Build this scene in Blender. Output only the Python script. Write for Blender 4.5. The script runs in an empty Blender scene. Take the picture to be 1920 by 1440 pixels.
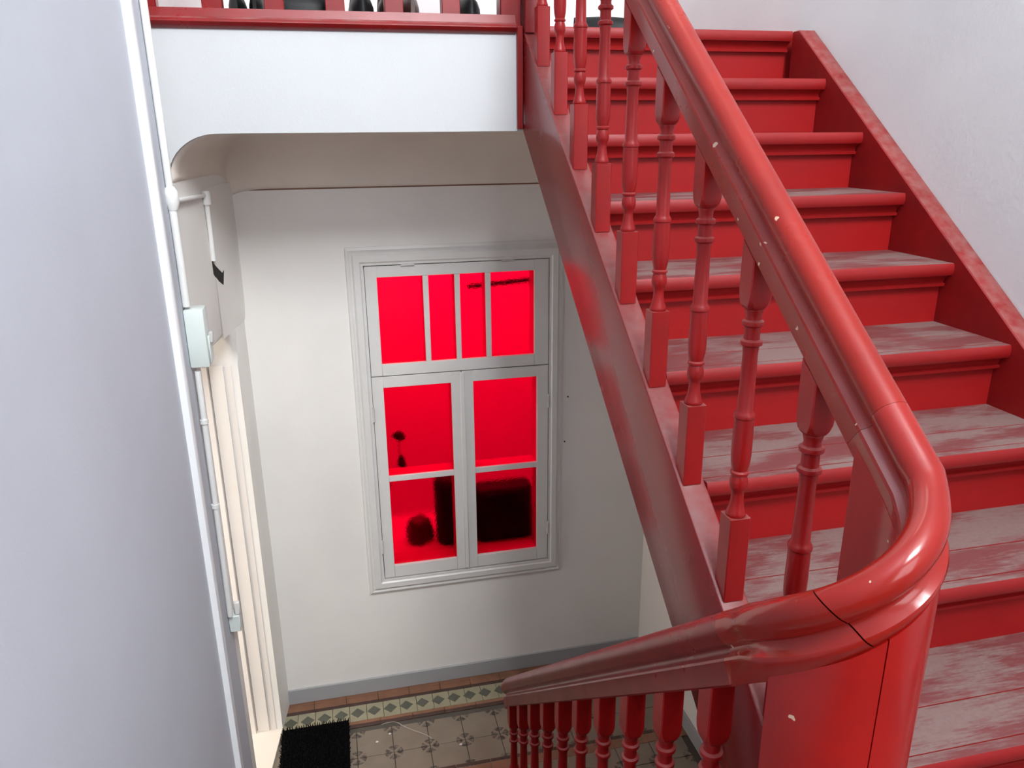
import bpy, bmesh, math, random
from mathutils import Vector, Matrix

random.seed(7)
SC = bpy.context.scene
COL = SC.collection
EYE = 2.805                       # eye height above the lower floor; geometry is written with the eye at z = 0
W_, H_, F_ = 1920.0, 1440.0, 1443.4

# ------------------------------------------------------------------ camera
def set_camera(yaw, pitch, roll):
    y, p, r = (math.radians(a) for a in (yaw, pitch, roll))
    fwd = Vector((math.sin(y) * math.cos(p), math.cos(y) * math.cos(p), -math.sin(p)))
    right = Vector((math.cos(y), -math.sin(y), 0))
    down = -right.cross(fwd)
    r2 = math.cos(r) * right + math.sin(r) * down
    d2 = -math.sin(r) * right + math.cos(r) * down
    m = Matrix((r2, -d2, -fwd)).transposed()
    cam = bpy.data.cameras.new('camera')
    o = bpy.data.objects.new('camera', cam)
    COL.objects.link(o)
    o.matrix_world = Matrix.Translation((0, 0, EYE)) @ m.to_4x4()
    cam.sensor_fit = 'HORIZONTAL'
    cam.sensor_width = 36.0
    cam.lens = 36.0 * F_ / W_
    cam.clip_start = 0.02
    SC.camera = o
set_camera(12.6284, 18.0017, 0.5288)

# ------------------------------------------------------------------ world, light, exposure
world = bpy.data.worlds.new('sky')
SC.world = world
world.use_nodes = True
bgn = world.node_tree.nodes['Background']
bgn.inputs['Color'].default_value = (0.80, 0.90, 1.0, 1)
bgn.inputs['Strength'].default_value = 1.0

def area_light(name, loc, target, sx, sy, power, color):
    l = bpy.data.lights.new(name, 'AREA')
    l.shape = 'RECTANGLE'; l.size = sx; l.size_y = sy; l.energy = power; l.color = color
    o = bpy.data.objects.new(name, l)
    COL.objects.link(o)
    o.location = Vector(loc) + Vector((0, 0, EYE))
    d = Vector(target) - Vector(loc)
    o.rotation_euler = d.to_track_quat('-Z', 'Y').to_euler()
    return o
# daylight of the tall stair window high up behind the camera, of the upper landing and of the room behind the red window
area_light('daylight_upper_stair_window', (0.95, -1.63, 3.50), (0.95, 2.6, 2.7), 1.25, 2.25, 385, (0.93, 0.97, 1.0))
area_light('fill_light_half_landing', (0.95, -1.63, 0.55), (0.6, 2.6, -0.6), 1.25, 1.50, 26, (0.93, 0.97, 1.0))  # unseen source, added as fill for the newel and lower walls
area_light('daylight_upper_landing', (0.6, 3.2, 4.6), (0.6, 3.2, 0.0), 1.2, 0.7, 8, (1.0, 0.98, 0.95))
area_light('daylight_flat_behind_doorway', (-1.70, 3.02, -1.75), (0.0, 3.02, -2.1), 0.8, 1.5, 16, (1.0, 0.90, 0.78))
area_light('daylight_room_behind_red_window', (0.55, 4.05, -0.42), (0.55, 4.55, -1.5), 1.1, 0.6, 21, (1.0, 1.0, 1.0))

vs = SC.view_settings
vs.view_transform = 'Standard'
vs.look = 'None'
vs.exposure = 0.0
vs.gamma = 1.0
vs.use_curve_mapping = False

# ------------------------------------------------------------------ measured dimensions (eye at origin, Y = away, Z = up)
RISE, GO = 0.175, 0.23388
Y0, Z0 = 2.7544, 0.3452           # nosing of the upper landing
XL, XLO = 0.724, 0.665            # outer stringer, inner / outer face
XR, XRO = 1.6781, 1.7426          # wall stringer face / right wall
OV = 0.0446                       # nosing overhang
YW = 3.469                        # wall with the red window
ZFL = -2.805                      # lower floor
ZF = 0.009                        # underside of the landing beam
ZHL = Z0 - 11 * RISE              # half landing
SL = RISE / GO
XWL = -0.515                      # left wall
XU, XLR = 0.6944, 0.53            # handrail centre lines, upper / lower flight
YC = 0.792                        # turn of the handrail
RW = (XU - XLR) / 2
RYE = 0.116                       # the turn is longer than wide
XM = (XU + XLR) / 2
def nz(y): return Z0 - (Y0 - y) * SL
def zu(y): return nz(y) + 0.646
MLO = 0.8605
def zl(y): return -0.9086 - MLO * (y - 1.0)

# ------------------------------------------------------------------ materials
def mat(name):
    m = bpy.data.materials.new(name)
    m.use_nodes = True
    nt = m.node_tree
    return m, nt, nt.nodes['Principled BSDF']
def node(nt, t, **kw):
    n = nt.nodes.new(t)
    for k, v in kw.items(): setattr(n, k, v)
    return n
def link(nt, a, b): nt.links.new(a, b)
def noise(nt, vec, scale, detail=3, rough=0.55):
    n = node(nt, 'ShaderNodeTexNoise')
    n.inputs['Scale'].default_value = scale
    n.inputs['Detail'].default_value = detail
    n.inputs['Roughness'].default_value = rough
    if vec is not None: link(nt, vec, n.inputs['Vector'])
    return n
def ramp(nt, fac, p0, p1):
    r = node(nt, 'ShaderNodeMapRange')
    r.inputs['From Min'].default_value = p0
    r.inputs['From Max'].default_value = p1
    r.clamp = True
    link(nt, fac, r.inputs['Value'])
    return r.outputs['Result']
def mixc(nt, fac, a, b):
    n = node(nt, 'ShaderNodeMix', data_type='RGBA')
    if hasattr(fac, 'is_linked'): link(nt, fac, n.inputs[0])
    else: n.inputs[0].default_value = fac
    for s, v in ((n.inputs[6], a), (n.inputs[7], b)):
        if hasattr(v, 'is_linked'): link(nt, v, s)
        else: s.default_value = (*v, 1)
    return n.outputs[2]
def math_(nt, op, a, b=0.0):
    n = node(nt, 'ShaderNodeMath', operation=op)
    for s, v in ((n.inputs[0], a), (n.inputs[1], b)):
        if hasattr(v, 'is_linked'): link(nt, v, s)
        else: s.default_value = v
    return n.outputs[0]
def wpos(nt): return node(nt, 'ShaderNodeNewGeometry').outputs['Position']
def scaled(nt, vec, s):
    n = node(nt, 'ShaderNodeMapping')
    n.inputs['Scale'].default_value = s
    link(nt, vec, n.inputs['Vector'])
    return n.outputs['Vector']
def bump(nt, bsdf, h, strength, dist=0.002):
    b = node(nt, 'ShaderNodeBump')
    b.inputs['Strength'].default_value = strength
    b.inputs['Distance'].default_value = dist
    link(nt, h, b.inputs['Height'])
    link(nt, b.outputs['Normal'], bsdf.inputs['Normal'])

def plaster(name, c, var=0.03, rough=0.75, bs=0.15, scale=140):
    m, nt, b = mat(name)
    p = wpos(nt)
    n1 = noise(nt, p, 2.2, 4)
    c2 = tuple(max(0, x * (1 - 2.2 * var)) for x in c)
    link(nt, mixc(nt, ramp(nt, n1.outputs['Fac'], 0.35, 0.7), c, c2), b.inputs['Base Color'])
    b.inputs['Roughness'].default_value = rough
    n2 = noise(nt, p, scale, 2)
    bump(nt, b, n2.outputs['Fac'], bs)
    return m

def red_paint(name, c, c2, rough=0.30, dust=0.0, chips=0.0, spec=0.5, grain=(1, 1, 1), rv=0.2, bmp=0.04):
    m, nt, b = mat(name)
    p = wpos(nt)
    n1 = noise(nt, scaled(nt, p, grain), 9, 4)
    col = mixc(nt, ramp(nt, n1.outputs['Fac'], 0.35, 0.68), c, c2)
    rsock = ramp(nt, n1.outputs['Fac'], 0.2, 0.8)
    rn = node(nt, 'ShaderNodeMapRange')
    rn.inputs['To Min'].default_value = rough * (1 - rv)
    rn.inputs['To Max'].default_value = rough * (1 + rv)
    link(nt, rsock, rn.inputs['Value'])
    rough_out = rn.outputs['Result']
    if dust > 0:                                     # settled dust on flat tops
        nrm = node(nt, 'ShaderNodeNewGeometry').outputs['True Normal']
        sep = node(nt, 'ShaderNodeSeparateXYZ'); link(nt, nrm, sep.inputs[0])
        up = ramp(nt, sep.outputs['Z'], 0.55, 0.95)
        n3 = noise(nt, p, 26, 4)
        f = math_(nt, 'MULTIPLY', up, math_(nt, 'MULTIPLY', ramp(nt, n3.outputs['Fac'], 0.25, 0.75), dust))
        col = mixc(nt, f, col, (0.27, 0.145, 0.13))
        rough_out = math_(nt, 'ADD', rough_out, math_(nt, 'MULTIPLY', up, 0.3 * dust))
    if chips > 0:                                    # chipped spots showing the cream undercoat
        v = node(nt, 'ShaderNodeTexVoronoi'); v.inputs['Scale'].default_value = 26
        n4 = noise(nt, p, 60, 2)
        wv = node(nt, 'ShaderNodeVectorMath', operation='SCALE'); wv.inputs['Scale'].default_value = 0.02
        link(nt, n4.outputs['Color'], wv.inputs[0])
        av = node(nt, 'ShaderNodeVectorMath', operation='ADD'); link(nt, p, av.inputs[0]); link(nt, wv.outputs[0], av.inputs[1])
        link(nt, av.outputs[0], v.inputs['Vector'])
        sepc = node(nt, 'ShaderNodeSeparateColor'); link(nt, v.outputs['Color'], sepc.inputs[0])
        sel = math_(nt, 'GREATER_THAN', sepc.outputs[0], 1 - chips)
        rad = math_(nt, 'MULTIPLY', sepc.outputs[1], 0.15)
        hit = math_(nt, 'MULTIPLY', sel, math_(nt, 'LESS_THAN', v.outputs['Distance'], rad))
        col = mixc(nt, hit, col, (0.62, 0.42, 0.30))
    link(nt, col, b.inputs['Base Color'])
    link(nt, rough_out, b.inputs['Roughness'])
    b.inputs['Specular IOR Level'].default_value = spec
    n2 = noise(nt, scaled(nt, p, grain), 45, 3)
    bump(nt, b, n2.outputs['Fac'], bmp, 0.001)
    return m

def plain(name, c, rough=0.5, var=0.12, scale=30, bs=0.1, spec=0.5, metal=0.0):
    m, nt, b = mat(name)
    p = wpos(nt)
    n1 = noise(nt, p, scale, 3)
    c2 = tuple(x * (1 - 2 * var) for x in c)
    link(nt, mixc(nt, n1.outputs['Fac'], c, c2), b.inputs['Base Color'])
    b.inputs['Roughness'].default_value = rough
    b.inputs['Specular IOR Level'].default_value = spec
    b.inputs['Metallic'].default_value = metal
    if bs: bump(nt, b, n1.outputs['Fac'], bs)
    return m

M = {}
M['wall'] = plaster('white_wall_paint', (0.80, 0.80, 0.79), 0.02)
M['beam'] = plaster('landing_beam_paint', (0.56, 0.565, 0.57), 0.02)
M['wall_low'] = plaster('lower_hall_wall_paint', (0.88, 0.845, 0.80), 0.03, rough=0.5)
M['wall_right'] = plaster('rough_white_plaster', (0.64, 0.64, 0.645), 0.03, bs=0.4, scale=70)
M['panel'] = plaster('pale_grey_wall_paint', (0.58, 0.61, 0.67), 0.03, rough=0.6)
M['cove'] = plaster('soffit_paint', (0.86, 0.77, 0.68), 0.05)
M['trim'] = plain('white_gloss_paint', (0.84, 0.84, 0.84), 0.35, 0.02)
M['windowpaint'] = plain('window_white_paint', (0.76, 0.74, 0.71), 0.35, 0.04, 14)
M['jamb'] = plain('cream_jamb_paint', (0.84, 0.78, 0.73), 0.4, 0.03, 8)
M['threshold'] = plain('cream_threshold_paint', (0.88, 0.80, 0.70), 0.5, 0.04, 8)
M['skirt'] = plain('grey_skirting_paint', (0.40, 0.40, 0.41), 0.5, 0.06, 6)
RC, RC2 = (0.225, 0.0062, 0.0066), (0.180, 0.0050, 0.0054)
M['red'] = red_paint('oxide_red_paint', RC, RC2, 0.30, dust=0.0)
M['red_riser'] = red_paint('riser_red_paint', (0.290, 0.0060, 0.0065), (0.245, 0.0050, 0.0056), 0.50, spec=0.25, grain=(0.3, 1, 1))
M['red_wallstr'] = red_paint('wall_stringer_red_paint', (0.225, 0.0060, 0.0065), (0.180, 0.0050, 0.0056), 0.50, dust=1.0, spec=0.25)
M['red_dusty'] = red_paint('dusty_red_paint', RC, RC2, 0.30, dust=0.8)
M['red_gloss'] = red_paint('glossy_stringer_red_paint', RC, tuple(0.9 * c for c in RC), 0.27, dust=0.8, spec=0.6, rv=0.03, bmp=0.008)
M['baluster'] = red_paint('baluster_red_paint', (0.320, 0.0070, 0.0070), (0.265, 0.0060, 0.0060), 0.33, dust=0.7, spec=0.36)
M['red_dark'] = red_paint('lower_flight_red_paint', (0.200, 0.0060, 0.0065), (0.155, 0.0050, 0.0055), 0.30, dust=0.45)
M['rail'] = red_paint('handrail_red_paint', (0.275, 0.0110, 0.0050), (0.235, 0.0090, 0.0045), 0.30, spec=0.38, chips=0.45)
M['wreath'] = red_paint('wreath_red_paint', (0.290, 0.0095, 0.0048), (0.245, 0.0080, 0.0042), 0.17, spec=0.5, chips=0.45, rv=0.08)
M['newel'] = red_paint('newel_red_paint', (0.340, 0.0070, 0.0050), (0.290, 0.0060, 0.0045), 0.22, chips=0.25)
M['pipe'] = plain('conduit_white_paint', (0.86, 0.85, 0.82), 0.4, 0.05, 12)
M['box'] = plain('pale_green_box_paint', (0.74, 0.80, 0.76), 0.4, 0.03, 10)
M['black'] = plain('black_leather', (0.006, 0.006, 0.0065), 0.5, 0.2, 60, 0.2, 0.25)
M['sole'] = plain('black_rubber', (0.01, 0.01, 0.01), 0.7, spec=0.2)
M['white_rubber'] = plain('white_rubber', (0.7, 0.7, 0.68), 0.6)
M['brown'] = plain('brown_leather', (0.06, 0.022, 0.014), 0.4, 0.2, 40, 0.2)
M['mat'] = plain('black_bristle', (0.0035, 0.0035, 0.0035), 0.95, 0.2, spec=0.08)
M['near_black'] = plain('dark_gap', (0.02, 0.016, 0.014), 0.9)  # near-black for nails, stem, pipe and the painted dark of the hole
M['metal'] = plain('painted_hinge', (0.66, 0.64, 0.62), 0.4)
M['grout'] = plain('cement_grout', (0.10, 0.085, 0.07), 0.9)
M['thread'] = plain('white_thread', (0.6, 0.55, 0.5), 0.8)
M['flake'] = plain('paint_flake', (0.75, 0.70, 0.64), 0.7)

def tread_material():
    m, nt, b = mat('worn_tread_paint')
    p = wpos(nt)
    big = noise(nt, scaled(nt, p, (0.9, 2.6, 0.0)), 3.4, 5, 0.6)
    fine = noise(nt, scaled(nt, p, (6, 60, 1)), 3.0, 4, 0.7)
    mixn = math_(nt, 'ADD', math_(nt, 'MULTIPLY', big.outputs['Fac'], 0.72), math_(nt, 'MULTIPLY', fine.outputs['Fac'], 0.28))
    worn = ramp(nt, mixn, 0.465, 0.545)
    fleck = noise(nt, p, 130, 3)
    dustc = mixc(nt, fleck.outputs['Fac'], (0.200, 0.135, 0.121), (0.157, 0.087, 0.080))
    redc = mixc(nt, fine.outputs['Fac'], (0.125, 0.018, 0.019), (0.165, 0.045, 0.044))
    top = mixc(nt, worn, dustc, redc)
    nrm = node(nt, 'ShaderNodeNewGeometry').outputs['True Normal']
    sep = node(nt, 'ShaderNodeSeparateXYZ'); link(nt, nrm, sep.inputs[0])
    istop = ramp(nt, sep.outputs['Z'], 0.75, 0.97)
    n1 = noise(nt, scaled(nt, p, (0.4, 1, 1)), 9, 4)
    edge = mixc(nt, ramp(nt, n1.outputs['Fac'], 0.35, 0.68), (0.260, 0.0060, 0.0064), (0.215, 0.0050, 0.0054))
    link(nt, mixc(nt, istop, edge, top), b.inputs['Base Color'])
    rr = node(nt, 'ShaderNodeMapRange'); rr.inputs['To Min'].default_value = 0.42; rr.inputs['To Max'].default_value = 0.62
    link(nt, istop, rr.inputs['Value']); link(nt, rr.outputs['Result'], b.inputs['Roughness'])
    bump(nt, b, fine.outputs['Fac'], 0.15, 0.002)
    return m
M['tread'] = tread_material()

def red_glass():
    m, nt, b = mat('ruby_textured_glass')
    p = wpos(nt)
    b.inputs['Base Color'].default_value = (0.95, 0.0, 0.022, 1)
    b.inputs['Transmission Weight'].default_value = 1.0
    b.inputs['Roughness'].default_value = 0.09
    b.inputs['IOR'].default_value = 1.30
    n = noise(nt, p, 70, 3)
    bump(nt, b, n.outputs['Fac'], 0.5, 0.004)
    return m
M['glass'] = red_glass()
def clear_glass():
    m, nt, b = mat('clear_glass')
    b.inputs['Transmission Weight'].default_value = 1.0
    b.inputs['Roughness'].default_value = 0.0
    b.inputs['IOR'].default_value = 1.02
    return m
M['clear'] = clear_glass()

def tile_material():
    # encaustic tile: grey-brown ground, dark four-petal motif shared by the four corners
    m, nt, b = mat('encaustic_tile')
    tc = node(nt, 'ShaderNodeTexCoord').outputs['Object']
    p = wpos(nt)
    sep = node(nt, 'ShaderNodeSeparateXYZ'); link(nt, tc, sep.inputs[0])
    s = 0.17
    def corner(sock):      # distance to the nearest corner line
        a = math_(nt, 'ABSOLUTE', sock)
        return math_(nt, 'SUBTRACT', s / 2, a)
    cx, cy = corner(sep.outputs['X']), corner(sep.outputs['Y'])
    r = math_(nt, 'SQRT', math_(nt, 'ADD', math_(nt, 'MULTIPLY', cx, cx), math_(nt, 'MULTIPLY', cy, cy)))
    diag = math_(nt, 'ABSOLUTE', math_(nt, 'SUBTRACT', cx, cy))
    petal = math_(nt, 'MULTIPLY', math_(nt, 'LESS_THAN', r, 0.042), math_(nt, 'MULTIPLY', math_(nt, 'GREATER_THAN', r, 0.013), math_(nt, 'GREATER_THAN', diag, 0.008)))
    n1 = noise(nt, p, 7, 5); n2 = noise(nt, p, 60, 3)
    ground = mixc(nt, n1.outputs['Fac'], (0.26, 0.212, 0.158), (0.16, 0.122, 0.088))
    petf = math_(nt, 'MULTIPLY', petal, ramp(nt, n2.outputs['Fac'], 0.3, 0.6))
    link(nt, mixc(nt, petf, ground, (0.045, 0.03, 0.025)), b.inputs['Base Color'])
    b.inputs['Roughness'].default_value = 0.45
    bump(nt, b, n2.outputs['Fac'], 0.1, 0.001)
    return m
M['tile'] = tile_material()
M['cream_tile'] = plain('cream_border_tile', (0.36, 0.32, 0.21), 0.45, 0.15, 20)
M['green_tile'] = plain('grey_green_inlay', (0.115, 0.115, 0.085), 0.5, 0.2, 25)
M['terracotta'] = plain('terracotta_border', (0.30, 0.135, 0.075), 0.5, 0.25, 14)
M['darkbrown'] = plain('dark_brown_border', (0.085, 0.04, 0.028), 0.5, 0.25, 14)

# ------------------------------------------------------------------ builders
ROOTS = []
def obj(name, me, material=None, parent=None, loc=(0, 0, 0)):
    o = bpy.data.objects.new(name, me)
    COL.objects.link(o)
    o.location = loc
    if material is not None and not me.materials: me.materials.append(M[material] if isinstance(material, str) else material)
    if parent is not None: o.parent = parent
    else: ROOTS.append(o)
    return o
def empty(name, loc=(0, 0, 0)):
    o = bpy.data.objects.new(name, None)
    COL.objects.link(o); o.location = loc; o.empty_display_size = 0.1
    ROOTS.append(o)
    return o
def tag(o, label, cat, group=None):
    o['label'] = label; o['category'] = cat
    if group: o['group'] = group
    return o
def structure(o):
    o['kind'] = 'structure'; return o
def finish(bm, name, smooth=None, bevel=0.0, seg=1):
    bmesh.ops.recalc_face_normals(bm, faces=bm.faces)
    if bevel > 0:
        es = [e for e in bm.edges if len(e.link_faces) == 2 and e.calc_face_angle(0) > 0.5]
        bmesh.ops.bevel(bm, geom=es, offset=bevel, segments=seg, affect='EDGES', profile=0.5)
    me = bpy.data.meshes.new(name)
    bm.to_mesh(me); bm.free()
    if smooth is not None:
        for p in me.polygons: p.use_smooth = True
        me.set_sharp_from_angle(angle=math.radians(smooth))
    return me
def add_box(bm, a, b):
    x0, y0, z0 = a; x1, y1, z1 = b
    v = [bm.verts.new(q) for q in ((x0, y0, z0), (x1, y0, z0), (x1, y1, z0), (x0, y1, z0), (x0, y0, z1), (x1, y0, z1), (x1, y1, z1), (x0, y1, z1))]
    for f in ((3, 2, 1, 0), (4, 5, 6, 7), (0, 1, 5, 4), (1, 2, 6, 5), (2, 3, 7, 6), (3, 0, 4, 7)):
        bm.faces.new([v[i] for i in f])
def box(name, a, b, material, parent=None, bevel=0.0, seg=1, loc=(0, 0, 0)):
    bm = bmesh.new(); add_box(bm, a, b)
    return obj(name, finish(bm, name, 40 if bevel else None, bevel, seg), material, parent, loc)
def add_prism(bm, poly, x0, x1, axis='X'):
    def P(u, v, w):
        return (w, u, v) if axis == 'X' else ((u, w, v) if axis == 'Y' else (u, v, w))
    a = [bm.verts.new(P(u, v, x0)) for u, v in poly]
    b = [bm.verts.new(P(u, v, x1)) for u, v in poly]
    n = len(poly)
    bm.faces.new(a); bm.faces.new(b[::-1])
    for i in range(n): bm.faces.new((a[i], b[i], b[(i + 1) % n], a[(i + 1) % n]))
def prism(name, poly, x0, x1, material, parent=None, axis='X', bevel=0.0, smooth=40, seg=1):
    bm = bmesh.new(); add_prism(bm, poly, x0, x1, axis)
    return obj(name, finish(bm, name, smooth, bevel, seg), material, parent)
def add_lathe(bm, prof, segs=18, cx=0, cy=0):
    rings = []
    for r, z in prof:
        rings.append([bm.verts.new((cx + r * math.cos(2 * math.pi * k / segs), cy + r * math.sin(2 * math.pi * k / segs), z)) for k in range(segs)])
    for a, b in zip(rings, rings[1:]):
        for k in range(segs): bm.faces.new((a[k], a[(k + 1) % segs], b[(k + 1) % segs], b[k]))
    bm.faces.new(rings[0][::-1]); bm.faces.new(rings[-1])
def add_tube(bm, pts, r, segs=10, caps=True):
    pts = [Vector(p) for p in pts]
    rings = []
    up = Vector((0.13, 0.31, 0.94))
    for i, p in enumerate(pts):
        t = (pts[min(i + 1, len(pts) - 1)] - pts[max(i - 1, 0)]).normalized()
        s = t.cross(up)
        if s.length < 1e-4: s = t.cross(Vector((1, 0, 0)))
        s.normalize(); n = s.cross(t)
        rr = r[i] if isinstance(r, (list, tuple)) else r
        rings.append([bm.verts.new(p + rr * (math.cos(2 * math.pi * k / segs) * s + math.sin(2 * math.pi * k / segs) * n)) for k in range(segs)])
    for a, b in zip(rings, rings[1:]):
        for k in range(segs): bm.faces.new((a[k], a[(k + 1) % segs], b[(k + 1) % segs], b[k]))
    if caps:
        bm.faces.new(rings[0][::-1]); bm.faces.new(rings[-1])
def tube(name, pts, r, material, parent=None, segs=10):
    bm = bmesh.new(); add_tube(bm, pts, r, segs)
    return obj(name, finish(bm, name, 50), material, parent)
def add_sweep(bm, frames, sect):
    """frames: (origin, side, normal); sect: closed list of (u, v)"""
    rings = [[bm.verts.new(f[0] + u * f[1] + v * f[2]) for u, v in (f[3] if len(f) > 3 else sect)] for f in frames]
    k = len(sect)
    for a, b in zip(rings, rings[1:]):
        for i in range(k): bm.faces.new((a[i], a[(i + 1) % k], b[(i + 1) % k], b[i]))
    bm.faces.new(rings[0][::-1]); bm.faces.new(rings[-1])

# ------------------------------------------------------------------ the setting: shell
XE = 1.92
# lower floor with tiles
floor = structure(box('floor', (-0.80, -1.6, ZFL - 0.12), (XRO, YW + 0.05, ZFL - 0.006), 'grout'))
def tile_mesh(sx, sy, h, name):
    bm = bmesh.new(); add_box(bm, (-sx / 2, -sy / 2, -h), (sx / 2, sy / 2, 0))
    return finish(bm, name, 40, 0.0012)
TS = 0.172
XT0 = 0.082 - TS / 2 - 3 * TS        # motif (tile corner) columns at X = 0.082 + k * TS
tm = tile_mesh(TS - 0.003, TS - 0.003, 0.006, 'floor_tile')
tm.materials.append(M['tile'])
YT0 = 3.185 - TS / 2                 # motif rows at Y = 3.185 - k * TS
for iy in range(-1, 5):
    for ix in range(0, 13):
        cx, cy = XT0 + ix * TS, YT0 + (0.5 - 0.5) * TS - (iy - 0) * TS + TS * 0
        if cx > 1.45: continue
        y1 = cy + TS / 2
        if y1 > 3.215 + 0.06 or cy - TS / 2 < 2.40: continue
        obj('floor_tile', tm, None, floor, (cx, cy, ZFL + random.uniform(-0.0006, 0.0004)))
# plain tiles nearer the stairs' foot, border strips along the wall
BX0, BX1 = -0.46, 1.50
def strip(name, y0, y1, seg, material, h=0.0):
    n = max(1, round((BX1 - BX0) / seg)); w = (BX1 - BX0) / n
    me = tile_mesh(w - 0.002, (y1 - y0) - 0.002, 0.006, name); me.materials.append(M[material])
    for k in range(n): obj(name, me, None, floor, (BX0 + (k + 0.5) * w, (y0 + y1) / 2, ZFL + h + random.uniform(-0.0005, 0.0005)))
strip('border_tile', 3.435, YW + 0.02, 0.17, 'terracotta')
strip('border_tile', 3.398, 3.435, 0.17, 'terracotta')
strip('border_strip', 3.376, 3.398, 0.17, 'darkbrown')
strip('border_tile', 3.262, 3.376, 0.086, 'cream_tile')
strip('border_strip', 3.240, 3.262, 0.17, 'terracotta')
strip('border_strip', 3.216, 3.240, 0.17, 'darkbrown')
bm = bmesh.new()
dd = 0.034
vs_ = [bm.verts.new(q) for q in ((-dd, 0, 0), (0, -dd, 0), (dd, 0, 0), (0, dd, 0))]
bm.faces.new(vs_)
r_ = bmesh.ops.extrude_face_region(bm, geom=bm.faces[:])
bmesh.ops.translate(bm, vec=(0, 0, 0.0012), verts=[v for v in r_['geom'] if isinstance(v, bmesh.types.BMVert)])
dm = finish(bm, 'diamond_inlay'); dm.materials.append(M['green_tile'])
for k in range(24):
    x = -0.41 + k * 0.0826
    if x < 1.46: obj('diamond_inlay', dm, None, floor, (x, 3.318, ZFL + 0.0002))
# near border of the tile field
strip('border_strip', 2.845, 2.868, 0.17, 'darkbrown', 0.0012)
strip('border_tile', 2.790, 2.845, 0.17, 'terracotta', 0.0012)

# wall with the red window
WX0, WX1, WZ0, WZ1 = 0.1065, 0.9575, -2.1315, -0.5515      # opening
bm = bmesh.new()
ZT = -0.2165
for a, b in (((-0.70, YW, ZFL - 0.1), (WX0, YW + 0.12, ZT)), ((WX1, YW, ZFL - 0.1), (XRO, YW + 0.12, ZT)),
             ((WX0, YW, ZFL - 0.1), (WX1, YW + 0.12, WZ0)), ((WX0, YW, WZ1), (WX1, YW + 0.12, ZT))):
    add_box(bm, a, b)
structure(obj('wall_back', finish(bm, 'wall_back'), 'wall_low'))
structure(box('crack_strip', (-0.42, YW + 0.003, ZT), (1.45, YW + 0.02, ZT + 0.008), 'terracotta'))  # brown strip set into the gap to paint in the dark crack line
structure(box('baseboard_back', (-0.424, YW - 0.012, ZFL + 0.0), (1.5, YW, ZFL + 0.085), 'skirt', bevel=0.002))

# landing beam (front face of the upper landing) with a rounded lower left corner
RX, RZ = 0.165, 0.150
poly = [(XWL, 0.345)]
poly += [(XWL, ZF - RZ)]
for k in range(1, 13):
    a = math.pi - k / 12 * math.pi / 2
    poly.append((XWL + RX + RX * math.cos(a), ZF - RZ + RZ * math.sin(a)))
poly += [(0.648, ZF), (0.648, 0.345)]
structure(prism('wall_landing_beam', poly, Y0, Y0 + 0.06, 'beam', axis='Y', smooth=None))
# coved soffit behind the beam
def xwall(y): return XWL + max(0.0, y - Y0) * (0.0945 / (YW - Y0))
bm = bmesh.new()
NXs, NYs = 40, 24
RY = ZF - (ZT + 0.0065)
grid = []
for j in range(NYs + 1):
    if j <= 6: y = Y0 + 0.03 + (YW - RY - Y0 - 0.03) * j / 6
    else: y = YW - RY + RY * math.sin((j - 6) / (NYs - 6) * math.pi / 2)
    dy = max(0.0, y - (YW - RY))
    h = RY - math.sqrt(max(0.0, RY * RY - dy * dy))
    row = []
    x0 = xwall(y)
    for i in range(NXs + 1):
        if i <= 16: x = x0 + RX * (1 - math.cos(i / 16 * math.pi / 2))
        else: x = x0 + RX + (XRO - x0 - RX) * (i - 16) / (NXs - 16)
        t = max(0.0, 1 - (x - x0) / RX)
        f = RZ * (1 - math.sqrt(max(0.0, 1 - t * t)))
        row.append(bm.verts.new((x, y, ZF - max(h, f) - 0.25 * min(h, f))))
    grid.append(row)
for j in range(NYs):
    for i in range(NXs): bm.faces.new((grid[j][i], grid[j + 1][i], grid[j + 1][i + 1], grid[j][i + 1]))
# close it upwards into a solid
top = [[None] * (NXs + 1) for _ in range(NYs + 1)]
me = finish(bm, 'ceiling_cove', 60)
cove = structure(obj('ceiling_cove', me, 'cove'))
md = cove.modifiers.new('thick', 'SOLIDIFY'); md.thickness = 0.02; md.offset = 1 if me.polygons[0].normal.z > 0 else -1
# rounded vertical corner between the left wall and the window wall, above the doorway
def corner_cove():
    bm = bmesh.new(); cols = []
    A_ = Vector((xwall(Y0), Y0)); B_ = Vector((xwall(YW), YW)); d_ = (B_ - A_).normalized(); C_ = B_
    rs, rx = 0.34, 0.012
    zs_ = [-0.18, -0.35, -0.50, -0.60, -0.66, -0.70, -0.735, -0.755, -0.764]
    for z in zs_:
        k = 1.0 if z > -0.6 else max(0.10, math.sqrt(max(0.0, 1 - ((-0.6 - z) / 0.166) ** 2)))
        row = []
        for i in range(13):
            a = i / 12 * math.pi / 2
            u, v = rs * (1 - math.sin(a)), rx * k * (1 - math.cos(a))
            row.append(bm.verts.new((C_.x - d_.x * u + v, C_.y - d_.y * u - 0.0005, z)))
        row.append(bm.verts.new((C_.x - 0.03, C_.y + 0.03, z)))
        cols.append(row)
    n_ = len(cols[0])
    for a, b in zip(cols, cols[1:]):
        for i in range(n_): bm.faces.new((a[i], a[(i + 1) % n_], b[(i + 1) % n_], b[i]))
    bm.faces.new(cols[0]); bm.faces.new(cols[-1][::-1])
    return structure(obj('trim_2', finish(bm, 'trim_2', 50), 'wall_low'))
corner_cove()
# upper landing floor
structure(box('floor_upper', (XWL, Y0 + 0.06, 0.10), (XRO, 4.12, Z0), 'red_riser'))
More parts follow.
